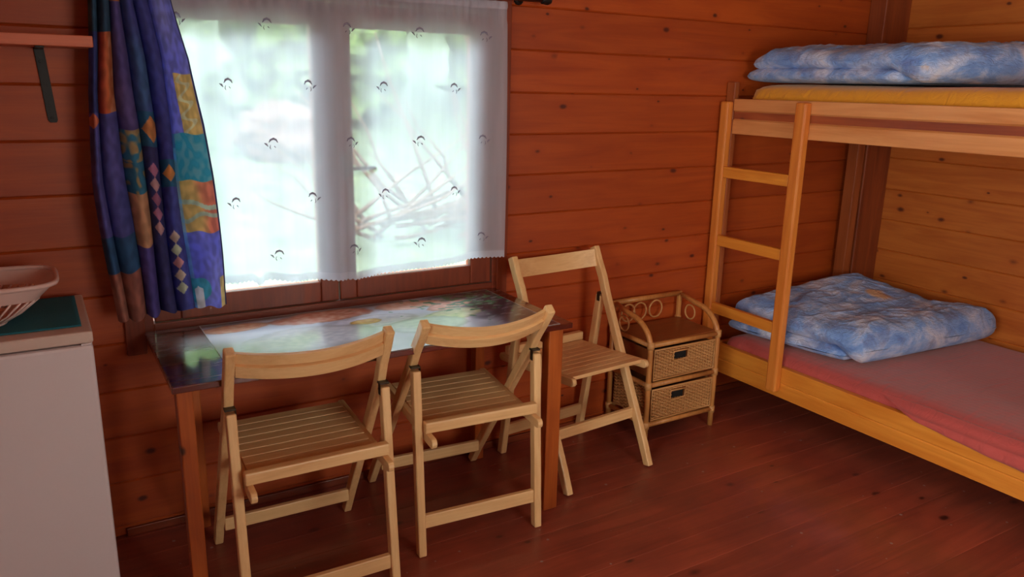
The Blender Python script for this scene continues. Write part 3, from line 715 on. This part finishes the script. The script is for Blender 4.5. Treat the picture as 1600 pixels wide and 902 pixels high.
# shallow flared basket
bk = empty('plastic_basket', 'pale pink plastic basket with slotted flared rim, on the teal mat', 'basket', (-.90, -.27, FZ+.006))
m = MB()
def loop(hx, hy, z, r, n=40):
    pts = []
    for k in range(n):
        a = 2*PI*k/n; ca, sa = math.cos(a), math.sin(a); p = 5.
        q = (abs(ca)**p+abs(sa)**p)**(-1/p); pts.append(Vector((hx*ca*q, hy*sa*q, z)))
    return pts
HX, HY = (.135, .275), (.10, .155)
ZBs = (.006, .118)
l0, l1 = loop(HX[0], HY[0], ZBs[0], 0, 72), loop(HX[1], HY[1], ZBs[1], 0, 72)
def mixp(a, b, k): return a*(1-k)+b*k
m.tube([tuple(p) for p in l1], .0075, 8, closed=True); m.tube([tuple(p) for p in l0], .006, 8, closed=True)
lm = [mixp(a, b, .66)+Vector((0, 0, -.008)) for a, b in zip(l0, l1)]
vs = [tuple(p) for p in l1]+[tuple(p) for p in lm]; m.add(vs, [(i, (i+1) % 72, 72+(i+1) % 72, 72+i) for i in range(72)])
for k in range(72): m.tube([tuple(lm[k]), tuple(mixp(l0[k], lm[k], .5)+Vector((0, 0, -.006))), tuple(l0[k])], .0032, 5)
o = m.build('slotted_side', 'tray', bk, None, 0, True)
m = MB(); l2 = [tuple(p) for p in l0]; m.add(l2+[(p[0], p[1], p[2]-.003) for p in l2], [tuple(range(72)), tuple(range(72, 144))[::-1]]+[(i, (i+1) % 72, 72+(i+1) % 72, 72+i) for i in range(72)]); m.build('base', 'tray', bk)

# ------------------------------------------------------------------ wall shelf
sh = empty('wall_shelf', 'pale wooden shelf board on a black bracket left of the curtain', 'shelf', (-.85, -.0, 1.75))
m = MB(); m.box((-1.25, -.205, 1.742), (-.452, -.001, 1.775)); o = m.build('board', 'shelf', sh, None, .003); o.location = (.85, 0, -1.75)
for bxp in (-.592, -1.1):
    m = MB(); m.extrude([(bxp-.014, 1.742), (bxp+.014, 1.742), (bxp+.018+.012, 1.52), (bxp+.026, 1.512), (bxp+.008, 1.512), (bxp+.002, 1.52)], 1, -.006, -.0005)
    m.box((bxp-.012, -.19, 1.736), (bxp+.012, -.001, 1.7418)); m.tube([(bxp+.015, -.006, 1.527), (bxp+.015, -.0085, 1.527)], .005, 8)
    m.tube([(bxp, -.006, 1.70), (bxp, -.0085, 1.70)], .005, 8)
    o = m.build('bracket', 'dark_metal', sh, None, .001); o.location = (.85, 0, -1.75)

# ------------------------------------------------------------------ curtains
rod = empty('curtain_rod', 'dark brown wooden curtain rod above the window', 'curtain rod', (.35, -.075, 2.0))
m = MB(); m.tube([(-.75, -.085, 2.005), (1.22, -.085, 2.005)], .0135, 14); o = m.build('pole', 'rod', rod, None, 0, True); o.location = (-.35, .075, -2.0)
for s, x in ((1, 1.22), (-1, -.75)):
    m = MB(); m.tube([(x, -.085, 2.005), (x+s*.004, -.085, 2.005), (x+s*.012, -.085, 2.005), (x+s*.03, -.085, 2.005), (x+s*.045, -.085, 2.005), (x+s*.05, -.085, 2.005)], [.0135, .019, .019, .022, .016, .006], 14)
    o = m.build('finial', 'dark_metal', rod, None, 0, True); o.location = (-.35, .075, -2.0)
for x in (1.16, -.6):
    m = MB(); m.tube([(x, 0, 2.005), (x, -.085, 2.005)], .008, 8); m.tube([(x, -.0005, 2.005), (x, -.008, 2.005)], .022, 12); o = m.build('rod_bracket', 'dark_metal', rod, None, 0, True); o.location = (-.35, .075, -2.0)

SX0, SX1 = -.33, 1.068
def sh_y(x, z):
    k = (2.0-z)/1.1
    y = -.064 + .020*math.sin(x*24+2.2*math.sin(x*5))*(.6+.4*k) + .006*math.sin(x*47+2+k)*(1-.5*k)
    y += -.012*math.exp(-((x-.38)/.05)**2)*math.sin((x-.38)*90)*k
    if z > 1.90: y += .004*math.sin(x*160)
    return y
def bottom(x): return .945 - .034*sst(-.05, .36, x) + .028*sst(.40, 1.05, x) - .022*math.exp(-((x-.03)/.018)**2)
def sheer_pt(u, v):
    x = SX0+(SX1-SX0)*u
    zb = bottom(x); sc_ = abs(math.sin(PI*x/.0165))*.006
    top = 1.985
    z = top+(zb-sc_*(v > .995)-top)*v
    xx = x + .010*math.sin(v*3)*(u-.5)
    return xx, sh_y(x, z), z
shc = empty('sheer_curtain', 'white sheer embroidered net curtain hanging across the window', 'curtain', (.37, -.06, 1.985))
m = MB(); m.grid(sheer_pt, 850, 60); o = m.build('voile', 'sheer', shc, None, 0, True, fix=False); o.location = (-.37, .06, -1.985)
m = MB()
m.grid(lambda u, v: (SX0+(SX1-SX0)*u, sh_y(SX0+(SX1-SX0)*u, 1.0)-.0018, bottom(SX0+(SX1-SX0)*u)+.026-(.026+abs(math.sin(PI*(SX0+(SX1-SX0)*u)/.0165))*.006*(v > .9))*v), 850, 3)
o = m.build('lace_hem', 'sheer_hem', shc, None, 0, True, fix=False); o.location = (-.37, .06, -1.985)
m = MB()
m.grid(lambda u, v: (SX0+(SX1-SX0)*u, sh_y(SX0+(SX1-SX0)*u, 1.95)-.002-.004*math.sin(PI*v), 1.986-.030*v), 600, 4)
o = m.build('gathered_header', 'sheer_hem', shc, None, 0, True, fix=False); o.location = (-.37, .06, -1.985)
for row in range(6):
    z = 1.855-row*.205 
    for cI in range(6):
        x = -.19+(cI+(.5 if row % 2 else 0))*.29
        if x > 1.05 or z < bottom(x)+.045: continue
        m = MB(); sg = -1 if (row+cI) % 2 else 1
        def SP(dx, dz): return (x+dx, sh_y(x+dx, z+dz)-.002, z+dz)
        # arched wing, small petal, trailing stem
        m.tube([SP(sg*(-.016), -.004), SP(sg*(-.011), .006), SP(sg*(-.002), .010), SP(sg*.007, .006), SP(sg*.013, -.004)], [.0012, .0035, .0045, .0038, .001], 5)
        m.tube([SP(sg*.016, -.018), SP(sg*.021, -.010), SP(sg*.028, -.006)], [.001, .0036, .001], 5)
        m.tube([SP(sg*.008, -.012), SP(sg*.010, -.022), SP(sg*.007, -.028)], [.0008, .0016, .0008], 4)
        m.tube([SP(sg*(-.004), -.016), SP(sg*(-.009), -.022)], [.002, .001], 4)
        o = m.build('embroidered_motif', 'stitch', shc, None, 0, True); o.location = (-.37, .06, -1.985)

# patchwork drape
def pl(tab, t):
    for (a, va), (b, vb) in zip(tab, tab[1:]):
        if t <= b: return va+(vb-va)*max(0, (t-a)/(b-a))
    return tab[-1][1]
ZD0, ZD1 = 2.03, .862
Lx = [(0, -.445), (.13, -.452), (.36, -.476), (.6, -.485), (.8, -.475), (1, -.462)]
Rx = [(0, -.235), (.13, -.207), (.27, -.168), (.45, -.140), (.6, -.127), (.85, -.113), (1, -.108)]
FB = [0, .085, .25, .40, .54, .69, 1.001]
def drape_y(s, t):
    for a, b in zip(FB, FB[1:]):
        if s < b:
            q = (s-a)/(b-a); break
    amp = .046+.014*t
    if b > .99: return -.112-.036*math.sin(PI*min(1, q*1.0)*.9)**.7-.006*math.sin(7*t+q*5)
    return -.112-amp*math.sin(PI*q)**.6+.006*math.sin(6*t+s*20)
def drape_pt(u, v):
    x = pl(Lx, v)*(1-u)+pl(Rx, v)*u
    zb = ZD1+.022*(u > .0)*math.sin(u*2.6)+.006*math.sin(u*33)
    xs = x + .006*math.sin(v*7+u*9)
    return xs, drape_y(u, v), ZD0+(zb-ZD0)*v
NU, NV = 260, 420
def dcol(i, co):
    u = (i % (NU+1))/NU; v = (i//(NU+1))/NV
    z = ZD0+(ZD1-ZD0)*v; p = (1.897-z)/(1.897-.874)*500      # distance down the cloth, 0-500
    n = mn.noise(Vector((u*7, v*9, 2.)));  n2 = mn.noise(Vector((u*26, v*40, 6.)))
    navy, purple, peri = (66, 78, 150), (98, 84, 160), (124, 134, 206)
    teal, tan, orange, salmon = (36, 132, 156), (214, 176, 116), (200, 104, 48), (226, 138, 98)
    c = lerp(navy, purple, .5+n)
    if u < .25:
        if p < 52: c = lerp((30, 60, 84), (40, 84, 110), .5+n)
        elif p < 172 and u > .085: c = lerp(orange, (186, 66, 40), sst(.19, .1, u)) if u < .19 else lerp((196, 128, 84), orange, .5+n2)
        elif p < 172: c = (48, 62, 130)
        elif p < 195 and u < .085 and abs(p-184) < 12*(1-abs(u-.03)/.06): c = (206, 110, 70)
        elif p < 365: c = lerp((66, 70, 142), (90, 84, 160), .5+n)
        elif p < 425: c = (34, 78, 120)
        else: c = lerp((166, 104, 80), (148, 84, 66), .5+n)
    elif u < .40:
        if p < 8: c = (206, 116, 50)
        elif p < 200: c = lerp((74, 62, 126), (96, 80, 140), .5+n)
        elif p < 300: c = lerp((38, 110, 140), (176, 150, 96), sst(.1, .4, n2+.3*(p < 250)))
        elif p < 387: c = lerp((206, 158, 116), (196, 148, 104), .5+n)
        else: c = lerp((86, 72, 150), (70, 60, 132), .5+n)
    elif u < .54:
        c = lerp((62, 74, 148), (58, 100, 150), .5+n)
        if p > 210: c = (48, 48, 104)
        if abs(p-200)/22+abs(u-.49)/.075 < 1: c = (214, 138, 70)
        elif abs(p-200) < 28 and abs(u-.49) < .085: c = (34, 96, 134)
        for q in range(5):
            if abs(p-(265+q*24))/12+abs(u-.47)/.045 < 1: c = [(176, 110, 140), (196, 150, 150), (150, 90, 120)][q % 3]
    elif u < .69:
        c = lerp((66, 76, 160), (56, 62, 140), .5+n)
        if abs(p-272)/14+abs(u-.62)/.06 < 1: c = (222, 138, 66)
        elif abs(p-272) < 22 and abs(u-.62) < .075: c = (28, 96, 130)
        for q in range(5):
            if abs(p-(378+q*22))/11+abs(u-.60)/.042 < 1: c = [(206, 190, 170), (190, 200, 170), (216, 150, 150)][q % 3]
    else:
        e = (u-.69)/.31
        c = lerp((128, 136, 214), (110, 120, 206), .5+n)
        if 112 < p < 208 and e > .30+.10*(p-112)/96 and e < .93:
            c = (222, 182, 112)
            if abs(math.sin(p*.22+6*e)-(e-.6)*6) < .45: c = (240, 212, 170)
        elif p > 208 and p <= 285: c = lerp((40, 150, 170), (110, 190, 200), min(1, max(0, .4+2*n2)))
        elif p > 285 and p <= 372:
            c = lerp((232, 180, 112), (230, 124, 100), sst(.3, .9, e+n*.4))
            if abs(p-(318+14*e)) < 4 or abs(p-(350-10*e+5*math.sin(e*8))) < 3.5: c = (176, 196, 176)
        elif p > 372: c = lerp((128, 138, 214), (104, 114, 200), .5+n)
        if p > 452 and e > .80: c = (226, 190, 128)
        if e < .10: c = lerp(c, (120, 180, 226), .7) if p > 230 else lerp(c, (90, 96, 176), .5)
        if p > 445 and math.hypot((e-.12)*60, p-474) < 22: c = (60, 160, 180)
        if p > 462 and e > .06 and e < .26 and p-466 > 60*abs(e-.15): c = (226, 238, 240)
    # slight tonal mottling
    if u > .982: c = (34, 36, 84)
    c = lerp(tuple(min(248, v_*1.20) for v_ in c), (160, 160, 206), .14)
    return lerp(c, tuple(v_*.86 for v_ in c), min(1, max(0, .5+1.5*n2)))
m = MB(); m.grid(drape_pt, NU, NV)
dr_ = m.build('patchwork_curtain', 'drape', None, (-.3, -.12, ZD0), 0, True, fix=False); vpaint(dr_, dcol)
tag(dr_, 'blue patchwork curtain with orange and teal panels drawn to the window left side', 'curtain')
sm_ = dr_.modifiers.new('thickness', 'SOLIDIFY'); sm_.thickness = .0012

# ------------------------------------------------------------------ garden outside the window
m = MB(); m.grid(lambda u, v: (-14+40*u, .15+30*v, -.35+.10*mn.noise(Vector((u*12, v*12, 0)))+max(0, v*30-1.8)*.14+max(0, v-.35)*6), 60, 40)
o = m.build('lawn', 'grass', None, (0, .2, -.35), 0, True); struct(o)
o.name = 'ground'
def blob(mb, c, r, sq=1., sub=4, amp=.35, seed=0):
    bm = bmesh.new(); bmesh.ops.create_icosphere(bm, subdivisions=sub, radius=1)
    vs = []
    for v in bm.verts:
        d = v.co.normalized(); k = 1+amp*mn.noise(d*2.2+Vector((seed, 0, 0)))+amp*.5*mn.noise(d*7+Vector((0, seed, 0)))+amp*.3*mn.noise(d*19+Vector((0, seed, 0)))
        vs.append((c[0]+d.x*r*k, c[1]+d.y*r*k, c[2]+d.z*r*k*sq))
    mb.add(vs, [tuple(v.index for v in f.verts) for f in bm.faces]); bm.free()
rt = random.Random(4)
trees = [(-.6, 10.5, 1.55, 'pale leafy tree on the lawn, leftmost seen through the window', 'leaf2'), (3.7, 11.5, 1.6, 'dark green leafy tree seen through the middle of the window', 'leaf1'),
         (1.4, 18.5, 2.5, 'tall tree far behind the others, left in the garden', 'leaf1'), (9.5, 19.5, 2.7, 'tall tree far behind the others, right in the garden', 'leaf1'),
         (8.0, 10.8, 1.6, 'pale leafy tree on the lawn, rightmost seen through the window', 'leaf2')]
for i, (x, y, r, lab, mt) in enumerate(trees):
    zg = .75 if y < 12 else 2.2
    t = empty('leafy_tree', lab, 'tree', (x, y, zg), 0, 'trees in the garden')
    m = MB(); m.tube([(0, 0, -.3), (.05, 0, r*.6), (0, .05, r*1.2)], [.2, .15, .1], 10); m.build('trunk', 'bark', t, None, 0, True)
    m = MB()
    for k in range(7): blob(m, (rt.uniform(-.25, .25)*r, rt.uniform(-.2, .2)*r, r*(.55+.4*k)), r*rt.uniform(.75, .95), .8, 4, .45, i*9+k)
    m.build('crown', mt, t, None, 0, False)
for i, (x, y, r, lab) in enumerate(((.2, 6.6, .75, 'round pale bush on the lawn left of the boulder'), (6.4, 7.2, .8, 'round bush behind the brushwood heap'))):
    m = MB(); blob(m, (0, 0, r*.5), r, .85, 5, .5, i+30); o = m.build('garden_bush', 'leaf2', None); o.location = (x, y, .35); tag(o, lab, 'bush')
m = MB(); blob(m, (0, 0, .28), .62, .75, 4, .25, 50); o = m.build('boulder', 'stone'); o.location = (2.45, 8.6, .62); tag(o, 'pinkish grey boulder on the lawn outside the window', 'boulder')
m = MB(); rb = random.Random(9)
for k in range(60):
    x0 = rb.uniform(-1.2, 1.1); a = rb.uniform(.05, .75) if k % 4 else rb.uniform(1.9, 2.7); L = rb.uniform(.9, 2.0); y0 = rb.uniform(-.4, .4); z0 = rb.uniform(-.02, .25)+max(0, x0)*.4
    p = [(x0+L*(q/4)*math.cos(a)+.05*rb.uniform(-1, 1), y0+.1*q*rb.uniform(-1, 1)*.5, z0+.03+max(0, L*(q/4)*math.sin(a))+.05*rb.uniform(0, 1)) for q in range(5)]
    m.tube(p, [.026, .022, .018, .013, .007], 6)
o = m.build('brushwood_heap', 'bark', None, None, 0, True); o.location = (3.2, 4.7, .03); tag(o, 'heap of cut grey branches on the lawn outside the window', 'brushwood'); o['kind'] = 'stuff'
